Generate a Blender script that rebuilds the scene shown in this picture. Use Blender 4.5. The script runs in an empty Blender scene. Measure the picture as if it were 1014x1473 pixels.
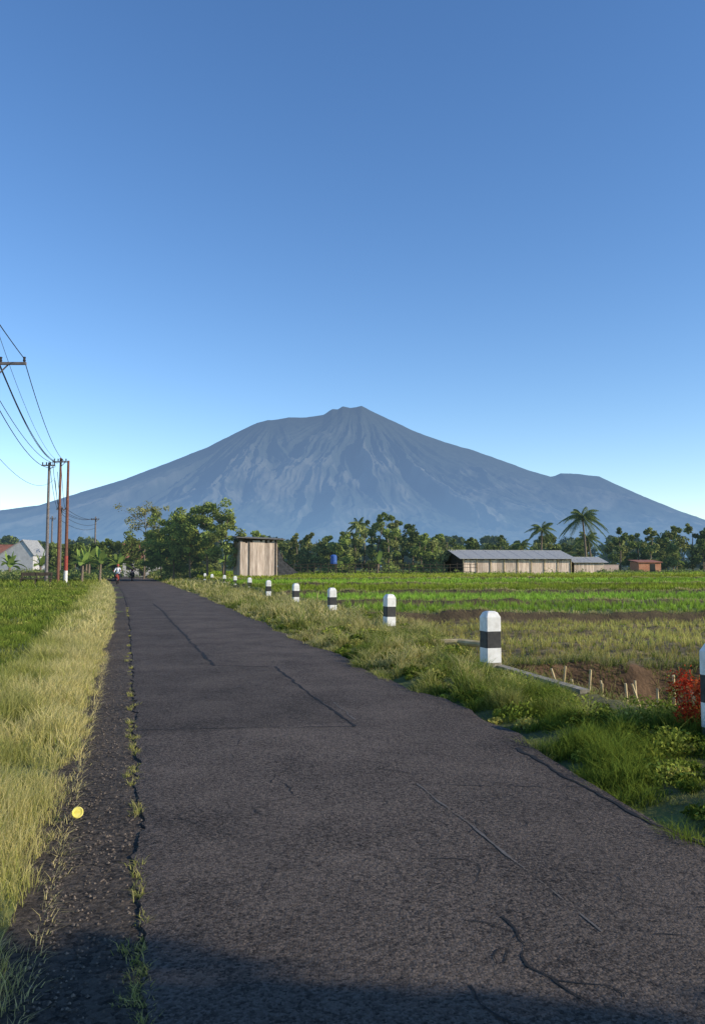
import bpy, math, random
import numpy as np
from mathutils import Vector, Matrix
R=np.random.default_rng(7); random.seed(7)
C,S=0.963,0.2696           # road heading (15.6 deg left of the view axis)
def W(u,v,z=0.0): return (u*C-v*S, v*C+u*S, z)
def UV(X,Y): return X*C+Y*S, Y*C-X*S
def sstep(a,b,x):
    t=np.clip((x-a)/(b-a),0,1); return t*t*(3-2*t)
_tab=np.random.default_rng(3).random((256,256))
def vn(x,y):
    x=np.asarray(x,float);y=np.asarray(y,float)
    xi=np.floor(x).astype(int);yi=np.floor(y).astype(int);fx=x-xi;fy=y-yi
    fx=fx*fx*(3-2*fx);fy=fy*fy*(3-2*fy)
    a=_tab[xi%256,yi%256];b=_tab[(xi+1)%256,yi%256];c=_tab[xi%256,(yi+1)%256];d=_tab[(xi+1)%256,(yi+1)%256]
    return (a*(1-fx)+b*fx)*(1-fy)+(c*(1-fx)+d*fx)*fy
def fbm(x,y,o=4):
    s=0;a=.5;t=0
    for i in range(o):
        s=s+a*vn(x*2**i+17.3*i,y*2**i+9.1*i);t+=a;a*=.5
    return s/t
# ------------------------------------------------------------ materials
def newmat(name):
    m=bpy.data.materials.new(name);m.use_nodes=True;nt=m.node_tree;nt.nodes.clear()
    return m,nt,nt.nodes.new('ShaderNodeOutputMaterial')
def N(nt,t,**k):
    n=nt.nodes.new(t)
    for a,b in k.items(): setattr(n,a,b)
    return n
def mat(name,c1,c2=None,scale=5,rough=.8,bump=0,bscale=40,bdist=.01,attr=False,metal=0,stretch=None,spec=.3):
    m,nt,out=newmat(name);L=nt.links.new
    p=N(nt,'ShaderNodeBsdfPrincipled');p.inputs['Roughness'].default_value=rough;p.inputs['Metallic'].default_value=metal
    p.inputs['Specular IOR Level'].default_value=spec
    tc=N(nt,'ShaderNodeTexCoord');vec=tc.outputs['Object']
    if stretch:
        mp=N(nt,'ShaderNodeMapping');mp.inputs['Scale'].default_value=stretch;L(vec,mp.inputs[0]);vec=mp.outputs[0]
    no=N(nt,'ShaderNodeTexNoise');no.inputs['Scale'].default_value=scale;no.inputs['Detail'].default_value=8;no.inputs['Roughness'].default_value=.65;L(vec,no.inputs['Vector'])
    rp=N(nt,'ShaderNodeValToRGB');rp.color_ramp.elements[0].position=.35;rp.color_ramp.elements[1].position=.65
    c2=c2 or c1
    rp.color_ramp.elements[0].color=(*c1,1);rp.color_ramp.elements[1].color=(*c2,1);L(no.outputs['Fac'],rp.inputs[0])
    col=rp.outputs[0]
    if attr:
        at=N(nt,'ShaderNodeAttribute',attribute_name='col');mx=N(nt,'ShaderNodeMix',data_type='RGBA',blend_type='MULTIPLY');mx.inputs[0].default_value=1
        L(at.outputs['Color'],mx.inputs[6]);L(col,mx.inputs[7]);col=mx.outputs[2]
    L(col,p.inputs['Base Color'])
    if bump:
        nb=N(nt,'ShaderNodeTexNoise');nb.inputs['Scale'].default_value=bscale;nb.inputs['Detail'].default_value=6;L(vec,nb.inputs['Vector'])
        b=N(nt,'ShaderNodeBump');b.inputs['Strength'].default_value=bump;b.inputs['Distance'].default_value=bdist
        L(nb.outputs['Fac'],b.inputs['Height']);L(b.outputs[0],p.inputs['Normal'])
    L(p.outputs[0],out.inputs[0])
    return m
def leafmat(name,trans=.35,airlight=None):
    m,nt,out=newmat(name);L=nt.links.new
    at=N(nt,'ShaderNodeAttribute',attribute_name='col')
    d=N(nt,'ShaderNodeBsdfDiffuse');t=N(nt,'ShaderNodeBsdfTranslucent');mx=N(nt,'ShaderNodeMixShader');mx.inputs[0].default_value=trans
    L(at.outputs['Color'],d.inputs[0]);L(at.outputs['Color'],t.inputs[0]);L(d.outputs[0],mx.inputs[1]);L(t.outputs[0],mx.inputs[2])
    last=mx.outputs[0]
    if airlight:
        e=N(nt,'ShaderNodeEmission');e.inputs[0].default_value=(*airlight,1);a=N(nt,'ShaderNodeAddShader');L(last,a.inputs[0]);L(e.outputs[0],a.inputs[1]);last=a.outputs[0]  # even glow added to the leaves to imitate distance haze
    L(last,out.inputs[0]);return m
def asphalt(name,lo,hi,vs,bs,bd):
    m,nt,out=newmat(name);L=nt.links.new
    p=N(nt,'ShaderNodeBsdfPrincipled');p.inputs['Roughness'].default_value=.88;p.inputs['Specular IOR Level'].default_value=.2
    tc=N(nt,'ShaderNodeTexCoord');o=tc.outputs['Object']
    v=N(nt,'ShaderNodeTexVoronoi');v.inputs['Scale'].default_value=vs;L(o,v.inputs['Vector'])
    v2=N(nt,'ShaderNodeTexVoronoi');v2.inputs['Scale'].default_value=vs*.42;L(o,v2.inputs['Vector'])
    n1=N(nt,'ShaderNodeTexNoise');n1.inputs['Scale'].default_value=.9;n1.inputs['Detail'].default_value=9;n1.inputs['Roughness'].default_value=.72;L(o,n1.inputs['Vector'])
    n2=N(nt,'ShaderNodeTexNoise');n2.inputs['Scale'].default_value=26;n2.inputs['Detail'].default_value=8;n2.inputs['Roughness'].default_value=.8;L(o,n2.inputs['Vector'])
    sep=N(nt,'ShaderNodeSeparateColor');L(v.outputs['Color'],sep.inputs[0])
    a=N(nt,'ShaderNodeMath',operation='MULTIPLY_ADD');L(sep.outputs[0],a.inputs[0]);a.inputs[1].default_value=.6
    q=N(nt,'ShaderNodeMath',operation='MULTIPLY');L(n1.outputs['Fac'],q.inputs[0]);q.inputs[1].default_value=1.05;L(q.outputs[0],a.inputs[2])
    b=N(nt,'ShaderNodeMath',operation='MULTIPLY_ADD');L(n2.outputs['Fac'],b.inputs[0]);b.inputs[1].default_value=1.3;L(a.outputs[0],b.inputs[2])
    rp=N(nt,'ShaderNodeValToRGB');rp.color_ramp.elements[0].position=.60;rp.color_ramp.elements[1].position=1.0
    rp.color_ramp.elements[0].color=(*lo,1);rp.color_ramp.elements[1].color=(*hi,1)
    sc=N(nt,'ShaderNodeMath',operation='MULTIPLY');L(b.outputs[0],sc.inputs[0]);sc.inputs[1].default_value=.565
    at=N(nt,'ShaderNodeAttribute',attribute_name='col');mx=N(nt,'ShaderNodeMix',data_type='RGBA',blend_type='MULTIPLY');mx.inputs[0].default_value=1
    L(sc.outputs[0],rp.inputs[0]);L(rp.outputs[0],mx.inputs[6]);L(at.outputs['Color'],mx.inputs[7]);L(mx.outputs[2],p.inputs['Base Color'])
    h=N(nt,'ShaderNodeMath',operation='ADD');L(v.outputs['Distance'],h.inputs[0]);L(v2.outputs['Distance'],h.inputs[1])
    h2=N(nt,'ShaderNodeMath',operation='MULTIPLY_ADD');L(n2.outputs['Fac'],h2.inputs[0]);h2.inputs[1].default_value=2.0;L(h.outputs[0],h2.inputs[2])
    bu=N(nt,'ShaderNodeBump');bu.inputs['Strength'].default_value=bs;bu.inputs['Distance'].default_value=bd;bu.invert=True
    L(h2.outputs[0],bu.inputs['Height']);L(bu.outputs[0],p.inputs['Normal']);L(p.outputs[0],out.inputs[0]);return m
# ------------------------------------------------------------ mesh builder
class MB:
    def __init__(s): s.V=[];s.F=[];s.M=[];s.Cc=[];s.n=0
    def poly(s,P,col=(1,1,1),m=0):
        P=np.asarray(P,float);n,k,_=P.shape
        c=np.asarray(col,float)
        if c.ndim==1:c=np.broadcast_to(c,(n,k,3))
        elif c.ndim==2:c=np.broadcast_to(c[:,None,:],(n,k,3))
        s.V.append(P.reshape(-1,3));s.Cc.append(c.reshape(-1,3));s.F.append((np.arange(n*k).reshape(n,k)+s.n));s.M.append(np.full(n,m));s.n+=n*k
    def grid(s,P,col=(1,1,1),m=0):
        P=np.asarray(P,float);a,b,_=P.shape;c=np.broadcast_to(np.asarray(col,float),(a,b,3))
        s.V.append(P.reshape(-1,3));s.Cc.append(c.reshape(-1,3))
        i=np.arange(a*b).reshape(a,b)+s.n
        s.F.append(np.stack([i[:-1,:-1],i[:-1,1:],i[1:,1:],i[1:,:-1]],-1).reshape(-1,4));s.M.append(np.full((a-1)*(b-1),m));s.n+=a*b
    def tube(s,pts,rad,sides=7,col=(1,1,1),m=0,cap=True):
        pts=np.asarray(pts,float);n=len(pts);rad=np.broadcast_to(np.asarray(rad,float),(n,))
        T=np.gradient(pts,axis=0);T/=np.linalg.norm(T,axis=1)[:,None]+1e-9
        up=np.array([0,0,1.]) if abs(T[0][2])<.9 else np.array([1.,0,0])
        A=np.cross(T,up);A/=np.linalg.norm(A,axis=1)[:,None]+1e-9;B=np.cross(T,A)
        th=np.linspace(0,2*np.pi,sides+1)
        P=pts[:,None]+rad[:,None,None]*(A[:,None]*np.cos(th)[None,:,None]+B[:,None]*np.sin(th)[None,:,None])
        s.grid(P,col,m)
        if cap:
            for e in (0,-1): s.poly(P[e][:-1][None],col,m)
    def box(s,c,d,rz=0,m=0,col=(1,1,1),tilt=None):
        c=np.array(c,float);hx,hy,hz=[q/2 for q in d]
        v=np.array([[x,y,z] for x in(-hx,hx) for y in(-hy,hy) for z in(-hz,hz)])
        if tilt is not None: v=v@np.array(tilt).T
        ca,sa=math.cos(rz),math.sin(rz);v=v@np.array([[ca,sa,0],[-sa,ca,0],[0,0,1]])+c
        f=[[0,1,3,2],[4,6,7,5],[0,4,5,1],[2,3,7,6],[0,2,6,4],[1,5,7,3]]
        s.poly(v[np.array(f)],col,m)
    def build(s,name,mats,parent=None,smooth=False):
        V=np.concatenate(s.V);Cc=np.concatenate(s.Cc)
        me=bpy.data.meshes.new(name)
        me.vertices.add(len(V));me.vertices.foreach_set('co',V.astype(np.float32).ravel())
        idx=np.concatenate([f.ravel() for f in s.F]);tot=np.concatenate([np.full(len(f),f.shape[1]) for f in s.F])
        st=np.concatenate([[0],np.cumsum(tot)[:-1]])
        me.loops.add(len(idx));me.loops.foreach_set('vertex_index',idx.astype(np.int32))
        me.polygons.add(len(tot));me.polygons.foreach_set('loop_start',st.astype(np.int32))
        me.polygons.foreach_set('material_index',np.concatenate(s.M).astype(np.int32))
        me.update(calc_edges=True)
        ca=me.color_attributes.new('col','FLOAT_COLOR','POINT')
        ca.data.foreach_set('color',np.concatenate([Cc,np.ones((len(Cc),1))],1).astype(np.float32).ravel())
        me.polygons.foreach_set('use_smooth',np.full(len(tot),smooth))
        for m in mats: me.materials.append(m)
        o=bpy.data.objects.new(name,me);bpy.context.scene.collection.objects.link(o)
        if parent:o.parent=parent
        return o
def empty(name,loc=(0,0,0),rz=0):
    o=bpy.data.objects.new(name,None);bpy.context.scene.collection.objects.link(o);o.location=loc;o.rotation_euler=(0,0,rz);return o
# ------------------------------------------------------------ materials list
M_leaf=leafmat('foliage');M_grass=leafmat('grass_blades',.45);M_mid=leafmat('mid_foliage_haze',.35,(.008,.013,.017));M_far=leafmat('far_foliage_haze',.2,(.020,.035,.048))  # mid and far foliage include a faint bluish glow painted in as haze
M_bark=mat('bark',(.12,.09,.065),(.26,.21,.16),12,.9,.6,30)
M_asph=asphalt('asphalt',(.022,.017,.0145),(.175,.142,.118),85,1,.016)
M_old=asphalt('old_gravel',(.017,.014,.012),(.175,.142,.112),48,1,.03)
M_tar=mat('crack_dark',(.010,.009,.008),(.016,.014,.012),20)
M_scr=mat('scratch',(.09,.08,.07),(.14,.125,.11),30)
M_ground=mat('ground_soil',(.7,.7,.7),(1.3,1.25,1.15),3,.95,.8,14,.04,attr=True)
M_white=mat('white_paint',(.80,.80,.78),(.60,.59,.55),7,.6,.3,60,.004)
M_black=mat('black_paint',(.02,.02,.022),(.05,.05,.048),8,.6,.3,60,.004)
M_conc=mat('concrete',(.15,.135,.10),(.36,.32,.25),7,.9,.5,40)
M_metal=mat('pole_steel',(.12,.10,.10),(.19,.17,.16),5,.6)
M_rust=mat('pole_rust',(.13,.055,.04),(.20,.09,.06),4,.8)
M_wire=mat('wire',(.03,.03,.035))
M_dark=mat('dark_wood',(.04,.032,.026),(.10,.08,.06),6,.9)
M_roof=mat('grey_roof_sheet',(.24,.25,.255),(.36,.365,.36),2,.7,.4,8,.03,stretch=(5,1,1))
M_roofd=mat('dark_roof_sheet',(.10,.10,.10),(.17,.165,.16),3,.8,.4,8,.03)
M_tile=mat('red_roof_tile',(.24,.10,.07),(.36,.16,.11),3,.8,.5,12,.05)
M_plast=mat('plaster_white',(.44,.43,.42),(.58,.57,.55),2,.8)
M_brick=mat('orange_brick',(.42,.17,.09),(.55,.28,.17),5,.9)
M_bamb=mat('bamboo',(.38,.29,.14),(.58,.47,.27),5,.7)
M_blue=mat('blue_plastic',(.04,.10,.32),(.06,.14,.40),3,.4)
M_tarp=mat('black_tarp',(.02,.022,.025),(.05,.05,.055),3,.5,.6,3,.1)
M_glass=mat('dark_window',(.02,.025,.03),None,3,.15)
M_yel=mat('yellow_plastic',(.75,.62,.08),(.85,.75,.2),30,.4)
M_red=mat('red_paint',(.25,.04,.03),(.35,.07,.05),5,.5)

# ------------------------------------------------------------ terrain
def lsh(v): return -.0003*np.maximum(v-15,0)**2
def rsh(v): return -.00012*np.maximum(v-25,0)**2
def uL(v): return .10+lsh(v)
def uG(v): return -.37+lsh(v)
def uR(v): return 3.25+.32*sstep(4,7.5,v)+.25*sstep(12,40,v)+rsh(v)
def uF(v): return 5.50+1.35*sstep(11.5,19,v)+rsh(v)
BUNDS=(25,31,40,53,70,92);STEPS=(.22,.07,.14,.07,.09,.05)
def bundY(k,d,X): return d*(1+.0022*X)+(1.0+.02*d)*(fbm(X*.06,X*0+k*3,2)-.5)
def bankY(X): return 14.0+.9*(fbm(X*.5,X*0+3,4)-.5)+.05*(X-6)
def terr(X,Y):
    X=np.asarray(X,float);Y=np.asarray(Y,float)
    u,v=UV(X,Y)
    n=fbm(X*1.3,Y*1.3,4)-.5
    z=np.full(X.shape,-.045)
    a=1-sstep(-.62,-.30,u-lsh(v))
    z=z*(1-a)+a*(.03+.10*n)
    b=sstep(.02,.5,u-uR(v));z=z*(1-b)+b*(.05+.14*n)
    yb=bankY(X)
    zf=-1.0+.25*n+sstep(yb-.30,yb+.02,Y)*(.88)
    face=0*X
    for k,(d,sp_) in enumerate(zip(BUNDS,STEPS)):
        dd=bundY(k,d,X);w=.16+.004*d
        zf=zf+sp_*sstep(dd-w,dd+w*.4,Y)+.10*np.exp(-((Y-dd-.15)/.3)**2)
        face=np.maximum(face,np.exp(-((Y-dd+w*.3)/(w*1.5))**2))
    f=sstep(0,.5,u-uF(v)+.3*n)
    z=z*(1-f)+f*(zf+.05*n)
    z=z*(1-sstep(200,500,np.abs(Y)+np.abs(X)*.3))
    g=np.stack([.10+.10*n,.12+.10*n,.04+0*n],-1)
    rows=.5+.5*np.sin(Y*2*np.pi/.42+.6*fbm(X*.3,Y*.3,2)*6)
    gr=np.array([.15,.12,.06])*(.6+.6*rows)[...,None];soil=np.array([.10,.062,.036])*(.3+1.4*fbm(X*2.2,Y*2.2+z*3,4))[...,None];rice=np.array([.09,.12,.03]);bn=np.array([.075,.055,.032])
    col=g.copy()
    col=col*(1-b[...,None])+b[...,None]*np.stack([.085+.05*n,.082+.05*n,.03+.02*n],-1)
    fc=np.where(((Y>yb+.1)&(Y<25))[...,None],gr,np.where((Y<=yb+.1)[...,None],soil,rice))
    fc=fc*(1-face[...,None])+face[...,None]*bn
    col=col*(1-f[...,None])+f[...,None]*fc
    far=sstep(150,260,np.abs(Y))[...,None];col=col*(1-far)+far*np.array([.05,.07,.03])
    return z,np.clip(col,.01,1)
def geo(a,b,n): return list(np.geomspace(a,b,n))
xs=np.array([-x for x in geo(7.2,30000,45)][::-1]+list(np.arange(-7,16,.14))+geo(16.1,30000,55))
ys=np.array([-y for y in geo(6,3000,14)][::-1]+list(np.arange(-5,12.5,.14))+list(np.arange(12.5,16,.07))+list(np.arange(16,32,.13))+list(np.arange(32,100,.22))+list(np.arange(100,130,.5))+geo(131,40000,40))
GX,GY=np.meshgrid(xs,ys);GZ,GC=terr(GX,GY)
mb=MB();mb.grid(np.stack([GX,GY,GZ],-1),GC);mb.build('ground',[M_ground],smooth=True)
def tz(X,Y): return terr(X,Y)[0]

# ------------------------------------------------------------ road
vv=np.concatenate([np.arange(-8,14,.03),np.arange(14,40,.12),np.arange(40,175,1.0)])
fine=np.clip(1.2-vv/40,.3,1)
el=uL(vv)+fine*(.09*(fbm(vv*1.1,vv*0,3)-.5)+.09*(fbm(vv*9,vv*0+5,3)-.5))
er=uR(vv)+.35*(fbm(vv*.7,vv*0+8,4)-.5)
def sheet(lu,name,m,col=(1,1,1)):
    cols=[]
    for (uu,zz) in lu: cols.append(np.stack([uu*C-vv*S,vv*C+uu*S,zz+0*uu],-1))
    b=MB();b.grid(np.stack(cols,1),col);return b.build(name,[m])
hs=.012+.014*(fbm(vv*1.7,vv*0+21,3)-.5)
sheet([(uG(vv)-.3,0),(uG(vv)+.2,.004),(uL(vv)-.1,.004+hs*.5),(uL(vv)+.0,hs-.006),(uL(vv)+.6,-.02)],'gravel_shoulder',M_old)
fr_=(.03,.1,.2,.30,.34,.36,.5,.595,.61,.7,.8,.9,.97)
lu=[(el-.012,-.03),(el,.020)]+[(el+(er-el)*t,.028+.02*math.sin(math.pi*t)) for t in fr_]+[(er,.022),(er+.03,-.06)]
# resurfaced strips: each laying of asphalt has its own tone
tf=np.array([0,0]+list(fr_)+[1,1]);tone=np.ones((len(vv),len(tf)))
for i,t in enumerate(tf):
    tone[:,i]*=np.where(vv<7.8,1.10 if t<.6 else 1.04,1.0)
    tone[:,i]*=np.where((vv>7.8)&(vv<12.6),.86 if t<.6 else 1.03,1.0)
    tone[:,i]*=np.where(vv>12.6,.92 if t<.355 else 1.03,1.0)
    tone[:,i]*=(.90 if t>.93 else 1)*(1+.12*(fbm(vv*.6,vv*0+t*7,4)-.5)*2)
sheet(lu,'asphalt_road',M_asph,np.repeat(tone[:,:,None],3,2))
def road_z(u,v):
    t=(u-uL(v))/(uR(v)-uL(v)); return .028+.02*math.sin(math.pi*min(max(t,0),1))
def crack(mb,pts,w,wob,m=0,step=.04,gap=.0):
    for (u0,v0),(u1,v1) in zip(pts[:-1],pts[1:]):
        L=math.hypot(u1-u0,v1-v0);n=max(int(L/step),3);t=np.linspace(0,1,n)
        du,dv=(u1-u0)/L,(v1-v0)/L
        o=wob*(fbm(t*L*4+u0*9,t*0+v0*3,5)-.5)*2*np.sin(np.pi*np.clip(t,0,1))**.3
        ww=w*np.clip(-.15-gap+2.3*fbm(t*L*7+v0*5,t*0+u0*7,4),.06,2)
        P=[]
        for sgn in(-1,1):
            uu=u0+du*t*L-dv*(o+sgn*ww/2);v_=v0+dv*t*L+du*(o+sgn*ww/2)
            zz=np.array([road_z(a,b) for a,b in zip(uu,v_)])+.0035
            P.append(np.stack([uu*C-v_*S,v_*C+uu*S,zz],-1))
        mb.grid(np.stack(P,1),m=m)
mb=MB()
crack(mb,[(1.05,35),(1.19,29),(1.22,22),(1.33,12.8)],.055,.06,gap=.25)
crack(mb,[(1.3,12.8),(1.9,12.55),(2.25,12.4)],.026,.03);crack(mb,[(2.23,12.4),(2.17,10),(2.15,7.6)],.034,.04,gap=.15)
crack(mb,[(.12,8.08),(1.1,7.85),(2.15,7.58)],.012,.02)
crack(mb,[(1.95,5.5),(2.6,5.3),(3.2,5.15)],.008,.02)
crack(mb,[(3.28,6.4),(3.18,5.6),(3.12,4.6),(3.17,3.9),(3.1,3.0)],.026,.07)
crack(mb,[(1.62,3.35),(1.60,3.1),(1.53,2.9),(1.57,2.8),(1.62,2.6)],.010,.05,step=.015)
crack(mb,[(1.60,3.1),(1.45,3.05),(1.4,2.95)],.007,.04,step=.015);crack(mb,[(1.57,2.8),(1.72,2.72),(1.75,2.62)],.008,.04,step=.015)
crack(mb,[(1.25,2.85),(1.24,2.7),(1.33,2.5)],.009,.04,step=.015)
crack(mb,[(.6,22),(1.2,22)],.03,.03);crack(mb,[(.0,18),(.9,17.8)],.02,.03)
for i in range(80):
    a=.3+2.7*R.random();b=2.8+14*R.random()**1.3;crack(mb,[(a,b),(a+.12*R.normal(),b+.2*R.random()+.1),(a+.2*R.normal(),b+.4)],.006,.06,step=.02,gap=.25)
mb.build('road_cracks',[M_tar])
mb=MB();crack(mb,[(2.02,5.5),(2.0,4.2),(1.97,3.1)],.016,.02,gap=.30,step=.02);crack(mb,[(2.3,9),(2.25,7.9)],.02,.03,gap=.3);mb.build('road_scratch',[M_scr])
mb=MB();n=5200;v=2+R.random(n)**1.6*22;u=uG(v)+.50*R.random(n);r=.003+.009*R.random(n)**2
ctr=np.stack([u*C-v*S,v*C+u*S,np.zeros(n)+r*.4+.004],-1);k=R.random((n,1))*.8+.4
q=np.array([[1,0,0],[0,1,0],[-1,0,0],[0,-1,0]],float);ang=R.random(n)*6.28
def rot(p): return np.stack([p[0]*np.cos(ang)-p[1]*np.sin(ang),p[0]*np.sin(ang)+p[1]*np.cos(ang),0*ang],-1)*r[:,None]
for a,b in((0,1),(1,2),(2,3),(3,0)):
    mb.poly(np.stack([ctr+rot(q[a]),ctr+rot(q[b]),ctr+np.array([0,0,1])*r[:,None]*.9],1),np.array([.15,.125,.10])*k)
mb.build('loose_gravel',[mat('stones',(.8,.8,.8),(1.3,1.2,1.1),20,attr=True)])

# ------------------------------------------------------------ grass
def blades(mb,X,Y,h,w,c0,c1,lean=.4,ldir=None,zb=None):
    n=len(X);z=tz(X,Y) if zb is None else zb
    h=np.broadcast_to(h,(n,));w=np.broadcast_to(w,(n,))
    th=R.random(n)*6.283
    la=R.random(n)*6.283;l=lean*(.3+R.random(n));lx=np.cos(la)*l;ly=np.sin(la)*l
    if ldir is not None: lx=lx+ldir[0];ly=ly+ldir[1]
    sx=np.cos(th)*w/2;sy=np.sin(th)*w/2
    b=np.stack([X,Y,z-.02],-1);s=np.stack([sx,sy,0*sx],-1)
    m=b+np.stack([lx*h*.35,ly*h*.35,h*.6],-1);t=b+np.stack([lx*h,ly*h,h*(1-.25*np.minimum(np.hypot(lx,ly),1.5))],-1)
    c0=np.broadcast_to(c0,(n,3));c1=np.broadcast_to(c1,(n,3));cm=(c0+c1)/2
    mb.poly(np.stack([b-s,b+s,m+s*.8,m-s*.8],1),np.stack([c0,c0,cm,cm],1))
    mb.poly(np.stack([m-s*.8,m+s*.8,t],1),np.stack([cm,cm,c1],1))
def jit(n,a=.3): return np.clip(1+a*R.normal(size=(n,1)),.3,2)
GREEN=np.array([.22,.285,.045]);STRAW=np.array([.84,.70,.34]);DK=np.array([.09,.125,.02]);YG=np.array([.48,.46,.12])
def cmix(a,b,t): return a*(1-t[:,None])+b*t[:,None]
mb=MB()
def left(n,v0,v1,u0,u1,hs,ws,kind,p=1.0):
    v=v0+(v1-v0)*R.random(n)**p;d=u0+(u1-u0)*R.random(n)
    cl=fbm(d*3+40,v*3,3);keep=cl>.38;v=v[keep];d=d[keep];cl=cl[keep];n=len(v)
    wob=.12*(fbm(v*1.4,v*0+2,3)-.5)*2+.08*(fbm(v*6,v*0+2,2)-.5);u=uG(v)-d+wob;X=u*C-v*S;Y=v*C+u*S
    if kind=='s':
        t=np.clip(1.35-d/1.1+2.6*(fbm(X*1.5,Y*1.5,4)-.5),0,1)*(R.random(n)>.12);tip=cmix(YG*.85,STRAW,t);bs=cmix(GREEN*.9,YG*.85,t)
        blades(mb,X,Y,hs*(.35+.95*R.random(n))*(.25+1.35*cl)*np.clip(.5+d*1.6,0,1.05),ws*(.7+.6*R.random(n)),bs*jit(n,.18),tip*jit(n,.22),.6,(.10,-.03))
    else:
        t=np.clip(3.5*(fbm(X*.5,Y*.5,4)-.40),0,1)*.9;tip=cmix(GREEN*1.25,YG,t);
        blades(mb,X,Y,hs*(.5+.8*R.random(n))*(.2+1.5*cl),ws*(.7+.6*R.random(n)),DK*jit(n,.2),tip*jit(n,.24),.6)
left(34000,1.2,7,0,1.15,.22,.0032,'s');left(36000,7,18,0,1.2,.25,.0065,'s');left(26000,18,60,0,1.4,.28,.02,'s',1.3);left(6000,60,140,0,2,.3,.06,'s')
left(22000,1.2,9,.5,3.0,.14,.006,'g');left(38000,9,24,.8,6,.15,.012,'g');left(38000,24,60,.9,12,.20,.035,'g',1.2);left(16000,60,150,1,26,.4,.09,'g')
n=2200;v=1.5+R.random(n)**1.5*14;u=uG(v)+.06*R.random(n);blades(mb,u*C-v*S,v*C+u*S,.11*(.4+R.random(n)),.003+.0003*v,cmix(YG,STRAW,R.random(n)),STRAW*jit(n,.2),.7,(.35,0))
mb.build('left_verge_grass',[M_grass])
def leafq(mb,Cn,size,col,m=0,el=.5,up=.5):
    n=len(Cn);a=R.normal(size=(n,3));a/=np.linalg.norm(a,axis=1)[:,None]
    nn=R.normal(size=(n,3))+np.array([0,0,up]);b=np.cross(nn,a);b/=np.linalg.norm(b,axis=1)[:,None]+1e-9
    s=np.broadcast_to(size,(n,))[:,None]*(.6+.8*R.random((n,1)))
    mb.poly(np.stack([Cn+a*s,Cn+b*s*el,Cn-a*s,Cn-b*s*el],1),col,m)
def mound(mb,X,Y,r,k,size,base,fl=.9):
    P=R.normal(size=(k,3));P/=np.linalg.norm(P,axis=1)[:,None];P*=(R.random((k,1))**.4)*np.array([r*1.2,r*1.2,r*fl]);P[:,2]=np.abs(P[:,2])
    P+=np.array([X,Y,float(tz(np.array(X),np.array(Y)))]);leafq(mb,P,size,base*jit(k,.3))
mb=MB()
for i in range(90):
    v=6+R.random()**1.2*52;u=float(uG(np.array(v)))-1.0-R.random()*(1+.13*v);X,Y,_=W(u,v);mound(mb,X,Y,.08+.12*R.random()+.002*v,170,.013+.0010*v,[GREEN*.7,GREEN,GREEN*1.2,YG*.8][i%4],.6)
mb.build('left_broadleaf_weeds',[M_leaf])
mb=MB()
for (va,vb,k) in((1.8,3.6,50),(5.4,8.6,30),(3.8,5.4,9),(9,16,20),(16,32,16)):
    for i in range(k):
        v=va+(vb-va)*R.random();u=uL(np.array(v))-.02+.03*R.normal();n=34;s=.025+.04*R.random()**1.5
        vb_=np.full(n,v)+.03*R.normal(size=n);ub=u+.015*R.normal(size=n)
        t=R.random(n);blades(mb,ub*C-vb_*S,vb_*C+ub*S,s*(.5+R.random(n)),.003+.0004*v,cmix(GREEN,YG,t)*.8,cmix(YG,STRAW,t)*.8*jit(n,.2),.9,zb=np.full(n,.012))
mb.build('seam_weeds',[M_grass])
mb=MB()
def lowz(u,v): return 1-.8*sstep(4.75,5.15,u)*sstep(6.8,8,v)*(1-sstep(12.2,13.5,v))
def right(n,v0,v1,hs,ws,p=1.,th=.36):
    v=v0+(v1-v0)*R.random(n)**p;f=R.random(n);a=uR(v)-.08;bb=uF(v)+.3;u=a+(bb-a)*f;u=u+.35*(fbm(v*.7,v*0+8,4)-.5)*(1-f)+.14*(fbm(v*5,v*0+3,2)-.5)*(1-f)
    cl=fbm(u*3.2,v*3.2,4);keep=cl>th;u=u[keep];v=v[keep];f=f[keep];cl=cl[keep];n=len(u)
    t=np.clip(.22+sstep(9,18,v)*.7+3.2*(fbm(u*1.3+7,v*1.1,4)-.5),0,1);t*=(R.random(n)>.2)
    hh=hs*(.35+.9*R.random(n))*(.25+1.9*np.clip(cl*3-1.3,0,1.2))*np.clip(.5+f*2.2,0,1)*lowz(u,v)
    tip=cmix(GREEN*1.1,STRAW*.85,t);bs=cmix(DK*.8,YG*.7,t)
    blades(mb,u*C-v*S,v*C+u*S,hh,ws*(.6+.8*R.random(n)),bs*jit(n,.15),tip*jit(n,.3),.8)
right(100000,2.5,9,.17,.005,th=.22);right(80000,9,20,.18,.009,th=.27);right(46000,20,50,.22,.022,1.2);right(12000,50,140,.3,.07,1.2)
mb.build('right_verge_grass',[M_grass])
mb=MB()
for i in range(600):
    v=3.2+R.random()**1.3*22;a=float(uR(np.array(v)));b_=float(uF(np.array(v)));u=a+.12+(b_+.2-a-.12)*R.random()**.9
    if lowz(u,v)<.6: continue
    X,Y,_=W(u,v);r=(.06+.17*R.random()**1.8)*min(1,.6+(u-a)*.6);mound(mb,X,Y,r,230,.011+.0011*v,[GREEN*.5,GREEN*.8,np.array([.30,.34,.06]),YG*.75,DK][i%5])
mb.build('broadleaf_weeds',[M_leaf])
mb=MB();X0,Y0=3.22,7.6;z0=float(tz(np.array(X0),np.array(Y0)))-.05
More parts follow.
